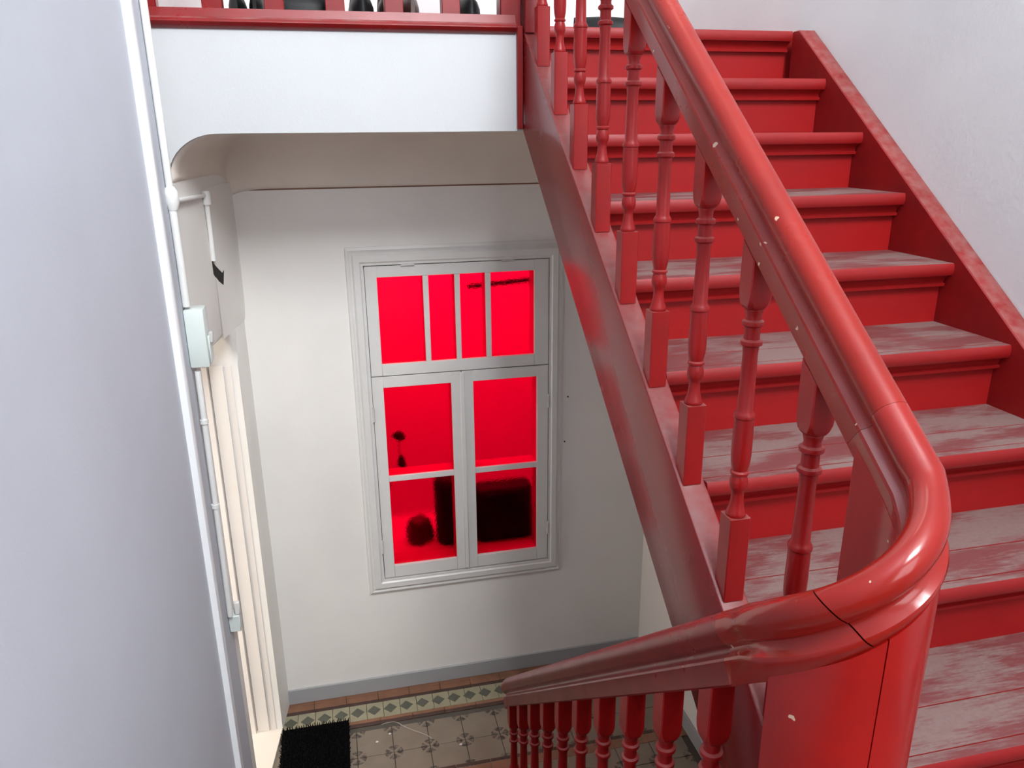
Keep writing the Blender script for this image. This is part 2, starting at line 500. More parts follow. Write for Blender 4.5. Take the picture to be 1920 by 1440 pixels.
# walls of the upper storey
structure(box('wall_upper_back', (XWL - 0.1, 4.10, 0.09), (XRO + 0.1, 4.22, 4.85), 'wall'))
structure(box('wall_right', (XRO, -1.6, ZFL - 0.1), (XE, 4.22, 4.85), 'wall_right'))
structure(box('wall_left_upper', (XWL - 0.14, Y0 + 0.02, -0.1), (XWL, 4.10, 4.85), 'wall'))
structure(box('ceiling', (-0.75, -1.76, 4.80), (XE, 4.22, 4.90), 'wall'))
# left wall between pier and landing beam
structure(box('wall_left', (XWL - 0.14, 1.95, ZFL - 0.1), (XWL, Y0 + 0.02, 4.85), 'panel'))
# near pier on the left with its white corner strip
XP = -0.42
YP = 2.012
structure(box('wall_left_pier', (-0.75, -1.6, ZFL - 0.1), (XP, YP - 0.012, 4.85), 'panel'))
structure(box('trim_1', (XP - 0.02, YP - 0.012, ZFL - 0.1), (XP + 0.020, YP + 0.010, 4.80), 'trim', bevel=0.004))

# slanted left wall of the lower landing with the round-cornered doorway
A = Vector((XWL, Y0 + 0.02)); B = Vector((XWL + 0.0945, YW))
L = (B - A).length; dirv = (B - A) / L; out = Vector((-dirv.y, dirv.x))
SJ, SN, ZH, RCN = 0.515, 0.045, -0.765, 0.15
poly = [(0, -0.05), (L, -0.05), (L, ZFL), (SJ, ZFL), (SJ, ZH - RCN)]
for k in range(1, 9):
    a = k / 8 * math.pi / 2
    poly.append((SJ - RCN + RCN * math.cos(a), ZH - RCN + RCN * math.sin(a)))
poly += [(SN, ZH), (SN, ZFL), (0, ZFL)]
bm = bmesh.new()
fr = [bm.verts.new((A.x + dirv.x * s, A.y + dirv.y * s, z)) for s, z in poly]
bk = [bm.verts.new((A.x + dirv.x * s + out.x * 0.22, A.y + dirv.y * s + out.y * 0.22, z)) for s, z in poly]
bm.faces.new(fr); bm.faces.new(bk[::-1])
n = len(poly)
for i in range(n): bm.faces.new((fr[i], bk[i], bk[(i + 1) % n], fr[(i + 1) % n]))
bmesh.ops.recalc_face_normals(bm, faces=bm.faces)
ed = [e for e in bm.edges if e.verts[0] in fr and e.verts[1] in fr and 4 <= min(fr.index(e.verts[0]), fr.index(e.verts[1])) <= 12]
bmesh.ops.bevel(bm, geom=ed, offset=0.028, segments=4, affect='EDGES', profile=0.5)
structure(obj('wall_left_doorway', finish(bm, 'wall_left_doorway', 40), 'wall_low'))
# door at the back of the reveal, frame battens, threshold
def lw(s, depth, z): return (A.x + dirv.x * s + out.x * depth, A.y + dirv.y * s + out.y * depth, z)
def lbox(name, s0, s1, d0, d1, z0, z1, material, parent=None, bevel=0.002):
    bm = bmesh.new()
    v = [bm.verts.new(lw(s, d, z)) for s, d, z in ((s0, d0, z0), (s1, d0, z0), (s1, d1, z0), (s0, d1, z0), (s0, d0, z1), (s1, d0, z1), (s1, d1, z1), (s0, d1, z1))]
    for f in ((3, 2, 1, 0), (4, 5, 6, 7), (0, 1, 5, 4), (1, 2, 6, 5), (2, 3, 7, 6), (3, 0, 4, 7)): bm.faces.new([v[i] for i in f])
    return obj(name, finish(bm, name, 40, bevel), material, parent)
door = structure(lbox('door_1', SN, SN + 0.012, 0.060, 0.118, ZFL + 0.01, ZH - 0.01, 'jamb'))
lbox('door_frame', SJ - 0.012, SJ, 0.060, 0.118, ZFL + 0.01, ZH - RCN, 'jamb', door)
lbox('door_stop', SJ - 0.026, SJ, 0.122, 0.180, ZFL + 0.01, ZH - RCN, 'jamb', door)
lbox('door_frame', SJ - 0.003, SJ, 0.0285, 0.056, ZFL + 0.01, ZH - RCN, 'jamb', door)
lbox('threshold', SN, SJ, 0.0, 0.185, ZFL - 0.02, ZFL + 0.010, 'threshold', door)

bm = bmesh.new()
for a_, b_ in (((-2.0, 2.45, ZFL - 0.1), (-0.72, 3.55, ZFL)), ((-2.0, 2.45, -0.55), (-0.72, 3.55, -0.45)), ((-2.0, 2.35, ZFL), (-0.74, 2.45, -0.5)),
               ((-2.0, 3.55, ZFL), (-0.74, 3.65, -0.5)), ((-2.1, 2.35, ZFL), (-2.0, 3.65, -0.5))):
    add_box(bm, a_, b_)
structure(obj('wall_flat_hallway', finish(bm, 'wall_flat_hallway'), 'wall'))
# wall under the upper flight on the right
structure(prism('wall_under_stairs', [(2.10, ZFL - 0.1), (YW, ZFL - 0.1), (YW, 0.0), (2.75, -0.05), (2.10, nz(2.10) - 0.37)], 1.50, XRO, 'wall_low'))
structure(box('baseboard_right', (1.488, 2.10, ZFL), (1.50, YW - 0.012, ZFL + 0.085), 'skirt', bevel=0.002))

# half landing on which the photographer stands, rear wall with its window
bm = bmesh.new()
add_prism(bm, [(XP, -1.6), (XRO, -1.6), (XRO, 0.44), (0.70, 0.44), (0.70, 0.64), (0.53, 0.64), (0.53, 0.95), (XP, 0.95)], ZHL - 0.16, ZHL, 'Z')
structure(obj('floor_half_landing', finish(bm, 'floor_half_landing'), 'tread'))
HX0, HX1, HZ0, HZ1 = 0.30, 1.60, 2.35, 4.65
LZ0, LZ1 = -0.25, 1.35  # lower opening, out of view, added to go with the fill light
bm = bmesh.new()
for a, b in (((-0.75, -1.76, ZFL - 0.1), (HX0, -1.6, 4.85)), ((HX1, -1.76, ZFL - 0.1), (XE, -1.6, 4.85)),
             ((HX0, -1.76, ZFL - 0.1), (HX1, -1.6, LZ0)), ((HX0, -1.76, LZ1), (HX1, -1.6, HZ0)), ((HX0, -1.76, HZ1), (HX1, -1.6, 4.85))):
    add_box(bm, a, b)
structure(obj('wall_front', finish(bm, 'wall_front'), 'wall'))
for name_, za, zb in (('window_2', HZ0, HZ1), ('window_added', LZ0, LZ1)):
    w2 = structure(box(name_, (HX0, -1.69, za), (HX0 + 0.06, -1.64, zb), 'trim', bevel=0.003))
    box('window_frame', (HX1 - 0.06, -1.69, za), (HX1, -1.64, zb), 'trim', w2, 0.003)
    box('window_frame', (HX0 + 0.06, -1.69, za), (HX1 - 0.06, -1.64, za + 0.06), 'trim', w2, 0.003)
    box('window_frame', (HX0 + 0.06, -1.69, zb - 0.06), (HX1 - 0.06, -1.64, zb), 'trim', w2, 0.003)
    box('window_mullion', ((HX0 + HX1) / 2 - 0.04, -1.69, za + 0.06), ((HX0 + HX1) / 2 + 0.04, -1.64, zb - 0.06), 'trim', w2, 0.003)

# ------------------------------------------------------------------ the red window
win = structure(empty('window_1', (0.53, YW, WZ0)))
def wpart(name, me_or_none, *a, **k): pass
def wbox(name, a, b, material, parent=win, bevel=0.0015):
    o = win.location
    return box(name, tuple(p - q for p, q in zip(a, o)), tuple(p - q for p, q in zip(b, o)), material, parent, bevel)
# moulded casing, four mitred pieces
CX0, CX1, CZ0, CZ1 = 0.030, 1.030, -2.214, -0.467
CI = (0.103, 0.960, -2.137, -0.548)
prof = [(0, 0.0), (0.0, 0.010), (0.012, 0.016), (0.020, 0.012), (0.026, 0.012), (0.034, 0.024), (0.060, 0.024), (0.066, 0.018), (1.0, 0.018)]
def casing(side):
    bm = bmesh.new()
    cor = {'L': ((CX0, CZ0), (CX0, CZ1), (CI[0], CI[2]), (CI[0], CI[3])), 'R': ((CX1, CZ1), (CX1, CZ0), (CI[1], CI[3]), (CI[1], CI[2])),
           'T': ((CX0, CZ1), (CX1, CZ1), (CI[0], CI[3]), (CI[1], CI[3])), 'B': ((CX1, CZ0), (CX0, CZ0), (CI[1], CI[2]), (CI[0], CI[2]))}[side]
    wd = 0.075
    rings = []
    for (o_, i_) in ((cor[0], cor[2]), (cor[1], cor[3])):
        ring = []
        for t, p in prof:
            f = min(1.0, t / wd)
            ring.append(bm.verts.new((o_[0] + (i_[0] - o_[0]) * f - win.location.x, -p, o_[1] + (i_[1] - o_[1]) * f - win.location.z)))
        ring.append(bm.verts.new((i_[0] - win.location.x, 0.0, i_[1] - win.location.z)))
        rings.append(ring)
    a, b = rings
    for k in range(len(a)): bm.faces.new((a[k], a[(k + 1) % len(a)], b[(k + 1) % len(a)], b[k]))
    bm.faces.new(a); bm.faces.new(b[::-1])
    return obj('casing', finish(bm, 'casing', 25), 'windowpaint', win)
for s in 'LRTB': casing(s)
F0, F1 = YW - 0.012, YW + 0.095          # sash depth
g = 0.0022
# upper light: frame, bars, four panes
UX0, UX1, UZ0, UZ1 = 0.108, 0.956, -1.066, -0.553
up = empty('fanlight_sash', (0, 0, 0)); ROOTS.remove(up); up.parent = win
def sash(parent, x0, x1, z0, z1, holes_x, holes_z, yf=F0):
    """rails and stiles around a grid of openings"""
    hx0, hx1 = holes_x[0][0], holes_x[-1][1]
    hz0, hz1 = holes_z[0][0], holes_z[-1][1]
    wbox('stile', (x0, yf, z0), (hx0, F1, z1), 'windowpaint', parent)
    wbox('stile', (hx1, yf, z0), (x1, F1, z1), 'windowpaint', parent)
    wbox('sash_rail', (hx0, yf, z0), (hx1, F1, hz0), 'windowpaint', parent)
    wbox('sash_rail', (hx0, yf, hz1), (hx1, F1, z1), 'windowpaint', parent)
    for (a, b), (c, d) in zip(holes_x, holes_x[1:]): wbox('glazing_bar', (b, yf + 0.004, hz0), (c, F1 - 0.005, hz1), 'windowpaint', parent)
    for (a, b), (c, d) in zip(holes_z, holes_z[1:]): wbox('glazing_bar', (hx0, yf + 0.004, b), (hx1, F1 - 0.005, c), 'windowpaint', parent)
    for (a, b) in holes_x:
        for (c, d) in holes_z: wbox('pane', (a - 0.004, YW + 0.004, c - 0.004), (b + 0.004, YW + 0.007, d + 0.004), 'glass', parent, 0.0)
sash(up, UX0, UX1, UZ0 + g, UZ1, [(0.161, 0.366), (0.391, 0.511), (0.535, 0.654), (0.679, 0.887)], [(-1.009, -0.604)])
lc = empty('casement', (0, 0, 0)); ROOTS.remove(lc); lc.parent = win
sash(lc, UX0, 0.527, -2.130, UZ0 - g, [(0.160, 0.479)], [(-2.065, -1.604), (-1.576, -1.122)])
rc_ = empty('casement', (0, 0, 0)); ROOTS.remove(rc_); rc_.parent = win
sash(rc_, 0.5305, UX1, -2.130, UZ0 - g, [(0.585, 0.900)], [(-2.065, -1.604), (-1.576, -1.122)])
wbox('gap_blocker', (UX0, F1, UZ0 - 0.02), (UX1, F1 + 0.012, UZ0 + 0.02), 'windowpaint', win)  # hidden strips added behind the sash gaps to block leaking light
wbox('gap_blocker', (0.51, F1, -2.13), (0.55, F1 + 0.012, UZ0 - 0.02), 'windowpaint', win)
for x0_, x1_ in ((0.09, 0.125), (0.94, 0.975)): wbox('gap_blocker', (x0_, YW + 0.1205, -2.15), (x1_, YW + 0.13, -0.53), 'windowpaint', win)
wbox('cover_strip', (0.519, F0 - 0.008, -2.126), (0.541, F0, UZ0 - 0.006), 'windowpaint', win, 0.003)
for x in (UX0 - 0.001, UX1 + 0.001):
    for z in (-1.25, -1.95):
        bm = bmesh.new(); add_tube(bm, [(0, 0, -0.035), (0, 0, 0.035)], 0.006, 8)
        obj('hinge', finish(bm, 'hinge', 50), 'metal', win, (x - win.location.x, F0 - 0.004 - YW, z - win.location.z))
for x in (0.30, 0.76):
    bm = bmesh.new(); add_tube(bm, [(-0.03, 0, 0), (0.03, 0, 0)], 0.005, 8)
    obj('hinge', finish(bm, 'hinge', 50), 'metal', win, (x - win.location.x, F0 - 0.004 - YW, UZ1 - win.location.z))

ZLDG = -2.080
# room behind the window
bm = bmesh.new()
RX0, RX1, RYa, RYb, RZa, RZb = -0.35, 1.45, YW + 0.12, 4.75, -2.60, -0.25
for a, b in (((RX0 - 0.05, RYa, RZa), (RX0, RYb, RZb)), ((RX1, RYa, RZa), (RX1 + 0.05, RYb, RZb)), ((RX0, RYb, RZa), (RX1, RYb + 0.05, RZb)),
             ((RX0 - 0.05, RYa, RZa - 0.05), (RX1 + 0.05, RYb + 0.05, RZa)), ((RX0 - 0.05, RYa, RZb), (RX1 + 0.05, RYb + 0.05, RZb + 0.05))):
    add_box(bm, a, b)
structure(obj('wall_room_behind_window', finish(bm, 'wall_room_behind_window'), 'wall'))
structure(box('floor_window_ledge', (WX0 - 0.1, YW + 0.121, -2.15), (WX1 + 0.3, YW + 0.55, ZLDG), 'wall'))

def blob(name, c, r, material, parent=None, seed=0, amp=0.12, sub=3, flat=None):
    bm = bmesh.new()
    bmesh.ops.create_icosphere(bm, subdivisions=sub, radius=1.0)
    rnd = random.Random(seed)
    ph = [(Vector((rnd.uniform(-3, 3), rnd.uniform(-3, 3), rnd.uniform(-3, 3))), rnd.uniform(0, 6)) for _ in range(6)]
    for v in bm.verts:
        k = 1 + amp * sum(math.sin(v.co.dot(a) * 1.6 + b) for a, b in ph) / 3
        co = v.co * k
        v.co = Vector((c[0] + co.x * r[0], c[1] + co.y * r[1], c[2] + co.z * r[2]))
        if flat is not None and v.co.z < flat: v.co.z = flat
    return obj(name, finish(bm, name, 60), material, parent)

# ------------------------------------------------------------------ upper staircase
us = tag(empty('staircase', (1.2, 0.45, ZHL)), 'red painted wooden staircase rising from the half landing to the shoe landing', 'staircase')
def upart(o): o.parent = us; o.location = -us.location; return o
TH = 0.034
def tread_poly(depth):
    p = []
    for k in range(7):
        a = -math.pi / 2 - k / 6 * math.pi
        p.append((0.010 + 0.010 * math.cos(a), -TH / 2 + (TH / 2 - 0.010) * (-1 if k < 3 else 1) * 1.0 + 0.010 * (math.sin(a)) if False else -TH / 2 + (TH / 2) * max(-1, min(1, 1.25 * math.sin(a)))))
    for g_ in (0.026, 0.128):
        if g_ < depth - 0.02: p += [(g_, 0.0), (g_ + 0.0004, -0.0022), (g_ + 0.0024, -0.0022), (g_ + 0.0028, 0.0)]
    p += [(depth, 0.0), (depth, -TH)]
    return p
# one mesh of each kind, shared by all steps
def shared(fn):
    bm = bmesh.new(); fn(bm); return bm
bm = bmesh.new(); add_prism(bm, tread_poly(GO + OV), XL, XR - 0.0005); tread_me = finish(bm, 'tread', 40); tread_me.materials.append(M['tread'])
bm = bmesh.new(); add_prism(bm, [(0.010, -TH), (OV, -TH), (OV, -TH - 0.034), (0.026, -TH - 0.034), (0.024, -TH - 0.026), (0.031, -TH - 0.024), (0.028, -TH - 0.012), (0.018, -TH - 0.004)], XL + 0.002, XR - 0.002)
mould_me = finish(bm, 'nosing_moulding', 40); mould_me.materials.append(M['red_riser'])
bm = bmesh.new(); add_box(bm, (XL, OV, -RISE), (XR - 0.001, OV + 0.02, -TH)); riser_me = finish(bm, 'riser'); riser_me.materials.append(M['red_riser'])
bm = bmesh.new(); add_prism(bm, tread_poly(0.12), XL, XR - 0.0005); land_me = finish(bm, 'landing_nosing', 40); land_me.materials.append(M['tread'])
ul = us.location
for i in range(0, 11):
    y, z = Y0 - i * GO, Z0 - i * RISE
    obj('tread' if i else 'landing_nosing', tread_me if i else land_me, None, us, (-ul.x, y - ul.y, z + (0.001 if i == 0 else 0) - ul.z))
    obj('nosing_moulding', mould_me, None, us, (-ul.x, y - ul.y, z - ul.z))
    obj('riser', riser_me, None, us, (-ul.x, y - ul.y, z - ul.z))
HR, HLT, HLB = 0.0273, -0.0123, -0.36
YB = 0.44
pr = [(Y0 - 0.156 * GO, Z0), (Y0 + 0.005, Z0), (Y0 + 0.005, nz(Y0 + 0.005) + HLB), (YB, max(ZHL, nz(YB) + HLB)), (YB, nz(YB) + HR)]
upart(prism('wall_stringer', pr, XR, XRO - 0.0005, 'red_wallstr', bevel=0.003))
def ycut(z, h): return Y0 - (Z0 + h - z) / SL
pl = [(Y0 - 0.002, nz(Y0) + HLT), (Y0 - 0.002, nz(Y0) + HLB + 0.02), (0.86, nz(0.86) + HLB), (0.60, nz(0.60) + HLB - 0.02), (0.60, nz(0.60) + HLT)]
upart(prism('outer_stringer', pl, XLO, XL, 'red_gloss', bevel=0.004, seg=2))
upart(prism('soffit_panel', [(Y0, nz(Y0) - 0.30), (Y0, nz(Y0) - 0.33), (0.5, nz(0.5) - 0.33), (0.5, nz(0.5) - 0.30)], XL, XRO - 0.001, 'wall_low'))

# ------------------------------------------------------------------ lower staircase
ls = tag(empty('staircase', (0.05, 0.95, ZFL)), 'red wooden staircase going down from the half landing to the tiled hall', 'staircase')
GL = RISE / 0.85
YL0 = 0.977
ll = ls.location
LX0, LX1 = XP + 0.003, XLR - 0.032
def flip(p): return [(-y, z) for y, z in p]
bm = bmesh.new(); add_prism(bm, flip(tread_poly(GL + OV)), LX0, LX1); lt_me = finish(bm, 'tread', 40); lt_me.materials.append(M['tread'])
bm = bmesh.new(); add_box(bm, (LX0, -OV - 0.02, -RISE), (LX1, -OV, -TH)); lr_me = finish(bm, 'riser'); lr_me.materials.append(M['red_riser'])
for k in range(0, 7):
    y, z = YL0 + k * GL, ZHL - k * RISE
    if k: obj('tread', lt_me, None, ls, (-ll.x, y - ll.y, z - ll.z))
    obj('riser', lr_me, None, ls, (-ll.x, y - ll.y, z - ll.z))
def zs(y): return zl(y) - 0.655
yb = 1 + (-0.9086 - 0.655 - 0.30 - ZFL) / MLO
st = [(0.86, zs(0.86)), (2.53, max(ZFL, zs(2.53))), (2.53, ZFL), (yb, ZFL), (0.86, zs(0.86) - 0.30)]
o = prism('outer_stringer', st, XLR - 0.03, XLR + 0.03, 'red_dark', bevel=0.003); o.parent = ls; o.location = -ll

# ------------------------------------------------------------------ balustrade of both flights
bal = tag(empty('stair_balustrade', (XM, YC, ZHL)), 'red handrail sweeping round a curved newel with turned balusters on both flights', 'balustrade')
bl = bal.location
ROOTS_before = None
def bpart(o, parent=bal):
    o.parent = parent
    o.location = o.location - bl
    return o
# baluster mesh, origin at the foot of the square base
def lathe_prof(top=False):
    return [(0.0165, 0.154), (0.0185, 0.157), (0.0188, 0.161), (0.0175, 0.165), (0.0150, 0.172), (0.0125, 0.184), (0.0115, 0.196), (0.0118, 0.206),
            (0.0150, 0.211), (0.0168, 0.219), (0.0165, 0.228), (0.0145, 0.236), (0.0135, 0.239), (0.0168, 0.241), (0.0170, 0.245), (0.0140, 0.248),
            (0.0150, 0.253), (0.0172, 0.264), (0.0183, 0.280), (0.0185, 0.300), (0.0178, 0.345), (0.0176, 0.350), (0.0196, 0.352), (0.0198, 0.357), (0.0175, 0.361), (0.0148, 0.366),
            (0.0132, 0.470), (0.0140, 0.478), (0.0142, 0.484), (0.0188, 0.487), (0.0192, 0.490), (0.0185, 0.494), (0.0140, 0.497), (0.0135, 0.516),
            (0.0140, 0.519), (0.0190, 0.522), (0.0193, 0.525), (0.0186, 0.529), (0.0140, 0.532), (0.0132, 0.538), (0.0150, 0.545), (0.0160, 0.549), (0.0150, 0.552)]
def baluster_mesh(name, base_h0, top_h1, slope):
    bm = bmesh.new()
    w = 0.0208
    # square base, cut to the slope of the stringer, and square head with a cup-shaped foot
    add_lathe(bm, lathe_prof(), 18)
    for v in bm.verts: v.co.x *= 1.0
    bb = bmesh.new()
    add_box(bb, (-w, -w, base_h0), (w, w, 0.1555))
    for v in bb.verts:
        if v.co.z < 0.1: v.co.z += slope * v.co.y
    es = [e for e in bb.edges if abs(e.verts[0].co.x - e.verts[1].co.x) < 1e-6 and abs(e.verts[0].co.y - e.verts[1].co.y) < 1e-6]
    bmesh.ops.bevel(bb, geom=es, offset=0.0018, segments=1, affect='EDGES')
    tmp = bpy.data.meshes.new('tmp'); bb.to_mesh(tmp); bb.free(); bm.from_mesh(tmp); bpy.data.meshes.remove(tmp)
    # head: octagonal cup blending into the square
    rings = []
    for z, r, c in ((0.550, 0.0150, 0.58), (0.553, 0.0180, 0.52), (0.559, 0.0202, 0.36), (0.568, 0.0208, 0.20), (0.580, 0.0208, 0.10), (top_h1, 0.0208, 0.10)):
        cc = r * c
        pts = [(r, -r + cc), (r, r - cc), (r - cc, r), (-r + cc, r), (-r, r - cc), (-r, -r + cc), (-r + cc, -r), (r - cc, -r)]
        rings.append([bm.verts.new((x, y, z + (slope * y if z == top_h1 else 0))) for x, y in pts])
    for a, b in zip(rings, rings[1:]):
        for k in range(8): bm.faces.new((a[k], a[(k + 1) % 8], b[(k + 1) % 8], b[k]))
    bm.faces.new(rings[0][::-1]); bm.faces.new(rings[-1])
    return finish(bm, name, 32)
ub_me = baluster_mesh('baluster', -0.004, 0.652, SL); ub_me.materials.append(M['baluster'])
lb_me = baluster_mesh('baluster', -0.004, 0.652, -MLO); lb_me.materials.append(M['baluster'])
for k in range(9):
    y = 2.602 - 0.2036 * k
    obj('baluster', ub_me, None, bal, (XU - 0.002 - bl.x, y - bl.y, zu(y) - 0.651 - bl.z))
for i in range(10):
    y = 0.910 + 0.1645 * i
    obj('baluster', lb_me, None, bal, (XLR - bl.x, y - bl.y, zl(y) - 0.651 - bl.z))

# handrail section (v measured square to the slope, 0 = underside)
def section(lo, lo2=None):
    lo2 = lo2 or lo
    arc = []
    for k in range(15):
        a = math.radians(-42 + k * (264) / 14)
        arc.append((0.0245 * math.cos(a), 0.081 + 0.0245 * math.sin(a)))
    return [(-lo2[0][0], lo2[0][1])] + lo + arc + [(-u, v) for u, v in lo2[::-1]][:-1]
LO = [(0.0185, 0.0), (0.022, 0.0035), (0.022, 0.033), (0.0228, 0.036), (0.0210, 0.040), (0.0135, 0.0435), (0.0095, 0.047), (0.0085, 0.052), (0.0105, 0.056), (0.0160, 0.0590), (0.0180, 0.0620)]
LOW = [(0.0185, 0.006), (0.027, 0.020), (0.0315, 0.030), (0.0330, 0.036), (0.0310, 0.041), (0.023, 0.045), (0.0165, 0.049), (0.0135, 0.053), (0.0135, 0.0565), (0.0165, 0.0592), (0.0180, 0.0620)]
SECT = section(LO)
SECT_W = section(LO, LOW)          # the wreath carries a stronger bead on its outer side
def frame(p, t):
    t = Vector(t).normalized()
    s = Vector((t.y, -t.x, 0)).normalized()
    n = s.cross(t).normalized()
    if n.z < 0: n = -n
    return (Vector(p), s, n)
# wreath path: phi 0..pi, heights by a cubic that meets both slopes
LA = math.pi * RYE
z0_, z1_ = zu(YC), zl(YC)
def wreath(phi):
    t = phi / math.pi
    m0, m1 = -SL * LA, -MLO * LA
    h00, h10, h01, h11 = 2*t**3 - 3*t**2 + 1, t**3 - 2*t**2 + t, -2*t**3 + 3*t**2, t**3 - t**2
    z = h00 * z0_ + h10 * m0 + h01 * z1_ + h11 * m1
    dz = ((6*t*t - 6*t) * z0_ + (3*t*t - 4*t + 1) * m0 + (6*t - 6*t*t) * z1_ + (3*t*t - 2*t) * m1) / math.pi
    sn, cs = math.sin(phi), math.cos(phi)
    z += 0.021 * sn * sn + 0.018 * sn * sn * cs; dz += 0.042 * sn * cs + 0.018 * (2 * sn * cs * cs - sn ** 3)
    return (XM + RW * math.cos(phi), YC - RYE * math.sin(phi), z), (-RW * math.sin(phi), -RYE * math.cos(phi), dz)
YJ = 0.870
PHI_C = math.radians(98)          # the open joint
YJL = 0.835
def rail(name, frames, material='rail', sect=None):
    bm = bmesh.new(); add_sweep(bm, frames, sect or SECT)
    return bpart(obj(name, finish(bm, name, 38), material))
dU, dL = (0, -1, -SL), (0, 1, -MLO)
ytop = 2.735
rail('handrail', [frame((XU, y, zu(y)), dU) for y in (ytop, 2.0, 1.4, YJ + 0.0004)])
fa = [frame((XU, y, zu(y)), dU) for y in (YJ, 0.850, 0.830, 0.812)] + [frame(*wreath(a)) for a in [PHI_C * k / 22 for k in range(23)]]
def blend(t): return [(a[0] * (1 - t) + b[0] * t, a[1] * (1 - t) + b[1] * t) for a, b in zip(SECT, SECT_W)]
fa = [f + (blend(min(1.0, k / 9)),) for k, f in enumerate(fa)]
rail('wreath', fa, 'wreath', SECT_W)
gp = 0.0011 / RW
fb = [frame(*wreath(PHI_C + gp + (math.pi - PHI_C - gp) * k / 14)) for k in range(15)] + [frame((XLR, y, zl(y)), dL) for y in (0.815, YJL)]
fb = [f + (blend(min(1.0, (len(fb) - 1 - k) / 6)),) for k, f in enumerate(fb)]
rail('wreath', fb, 'wreath', SECT_W)
rail('handrail', [frame((XLR, y, zl(y)), dL) for y in (YJL + 0.0004, 1.4, 2.0, 2.40)] + [frame((XLR, 2.43, zl(2.43) - 0.003), (0, 1, -1.0)), frame((XLR, 2.45, zl(2.45) - 0.010), (0, 1, -1.3))], 'red_dark')
# hollow curved newel under the wreath, in two staves with an open joint
def newel(path, prof_):
    bm = bmesh.new(); rings = []
    hi = 0.0222
    for j, (p, t) in enumerate(path):
        ho = 0.0226 + 0.0075 * prof_[j]
        p = Vector(p); t = Vector(t); s = Vector((t.y, -t.x, 0)).normalized()
        sl = t.z / math.hypot(t.x, t.y)
        zt = p.z + 0.018
        zb = ZHL - 0.10
        rings.append([bm.verts.new((p.x + s.x * u, p.y + s.y * u, z)) for u, z in ((-ho, zb), (hi, zb), (hi, zt + 0.006), (-ho, zt + 0.006))])
    for a, b in zip(rings, rings[1:]):
        for k in range(4): bm.faces.new((a[k], a[(k + 1) % 4], b[(k + 1) % 4], b[k]))
    bm.faces.new(rings[0][::-1]); bm.faces.new(rings[-1])
    return bpart(obj('newel_stave', finish(bm, 'newel_stave', 38), 'newel'))
newel([((XU, y, zu(y)), dU) for y in (0.850, 0.83, 0.812)] + [wreath(PHI_C * k / 22) for k in range(23)], [0.0, 0.1, 0.2] + [min(1.0, 0.3 + k / 10) for k in range(23)])
newel([wreath(PHI_C + gp + (math.pi - PHI_C - gp) * k / 14) for k in range(12)], [min(1.0, (11 - k) / 8) for k in range(12)])

# ------------------------------------------------------------------ landing balustrade
lb = tag(empty('landing_balustrade', (0.05, Y0 + 0.02, 0.32)), 'red rail and posts along the edge of the upper landing above the white beam', 'balustrade')
lo = lb.location
def lpart(o): o.parent = lb; o.location = -lo; return o
br = [(Y0 - 0.004, 0.318), (Y0 + 0.055, 0.318), (Y0 + 0.055, 0.378), (Y0 + 0.004, 0.378), (Y0 - 0.006, 0.352), (Y0 - 0.018, 0.346), (Y0 - 0.022, 0.337), (Y0 - 0.016, 0.328)]
lpart(prism('bottom_rail', br, XWL + 0.002, 0.640, 'red_dusty'))
bm = bmesh.new()
add_box(bm, (-0.030, -0.026, 0), (0.030, 0.026, 0.16))
me_ = finish(bm, 'x', 40, 0.002)
bm = bmesh.new(); bm.from_mesh(me_); bpy.data.meshes.remove(me_)
add_lathe(bm, [(r * 1.3, z + 0.004) for r, z in lathe_prof()], 18)
add_box(bm, (-0.028, -0.024, 0.552), (0.028, 0.024, 0.68))
pb_me = finish(bm, 'baluster', 32); pb_me.materials.append(M['red_dusty'])
for x in (-0.32, -0.135, 0.052, 0.239, 0.425):
    obj('baluster', pb_me, None, lb, (x - lo.x, Y0 + 0.030 - lo.y, 0.374 - lo.z))
lpart(box('end_post', (XWL + 0.004, Y0 + 0.004, 0.376), (XWL + 0.034, Y0 + 0.05, 1.06), 'red_dusty', bevel=0.003))
np_ = lpart(box('corner_post', (0.590, Y0 + 0.004, 0.30), (0.662, Y0 + 0.07, 1.22), 'red_dusty', bevel=0.003))
lpart(box('top_rail', (XWL + 0.004, Y0 + 0.004, 1.054), (0.590, Y0 + 0.056, 1.10), 'rail', bevel=0.01, seg=2))
lpart(box('corner_post', (0.666, Y0 - 0.03, 0.32), (0.722, Y0 + 0.07, 1.30), 'red_dusty', bevel=0.003))
lpart(box('end_trim', (0.642, Y0 - 0.016, ZF + 0.006), (0.664, Y0 + 0.02, 0.345), 'red', bevel=0.003))

# ------------------------------------------------------------------ conduits, boxes
yc = Y0 - 0.070
xc = XWL + 0.013
cd = tag(empty('cable_conduit', (xc, yc, -1.4)), 'white painted cable conduit running down the left wall past the landing beam', 'conduit')
def cpart(o, root): o.parent = root; o.location = o.location - root.location; return o
cpart(tube('pipe', [(xc, yc, 1.6), (xc, yc, 0.3), (xc, yc, -0.155)], 0.0115, 'pipe'), cd)
cpart(tube('pipe', [(xc, yc, -0.215), (xc + 0.001, yc, -0.40), (xc, yc, -0.535)], 0.0125, 'pipe'), cd)
cpart(tube('collar', [(xc, yc, -0.150), (xc + 0.002, yc, -0.165), (xc + 0.003, yc, -0.200), (xc, yc, -0.222)], [0.013, 0.021, 0.021, 0.014], 'pipe', segs=14), cd)
cpart(tube('pipe', [(xc + 0.006, yc, -0.76), (xc + 0.004, yc, -1.2), (xc, yc, -1.73)], 0.0105, 'pipe'), cd)
cpart(tube('clip', [(xc + 0.005, yc, -0.935), (xc + 0.005, yc, -0.950)], 0.014, 'pipe', segs=12), cd)
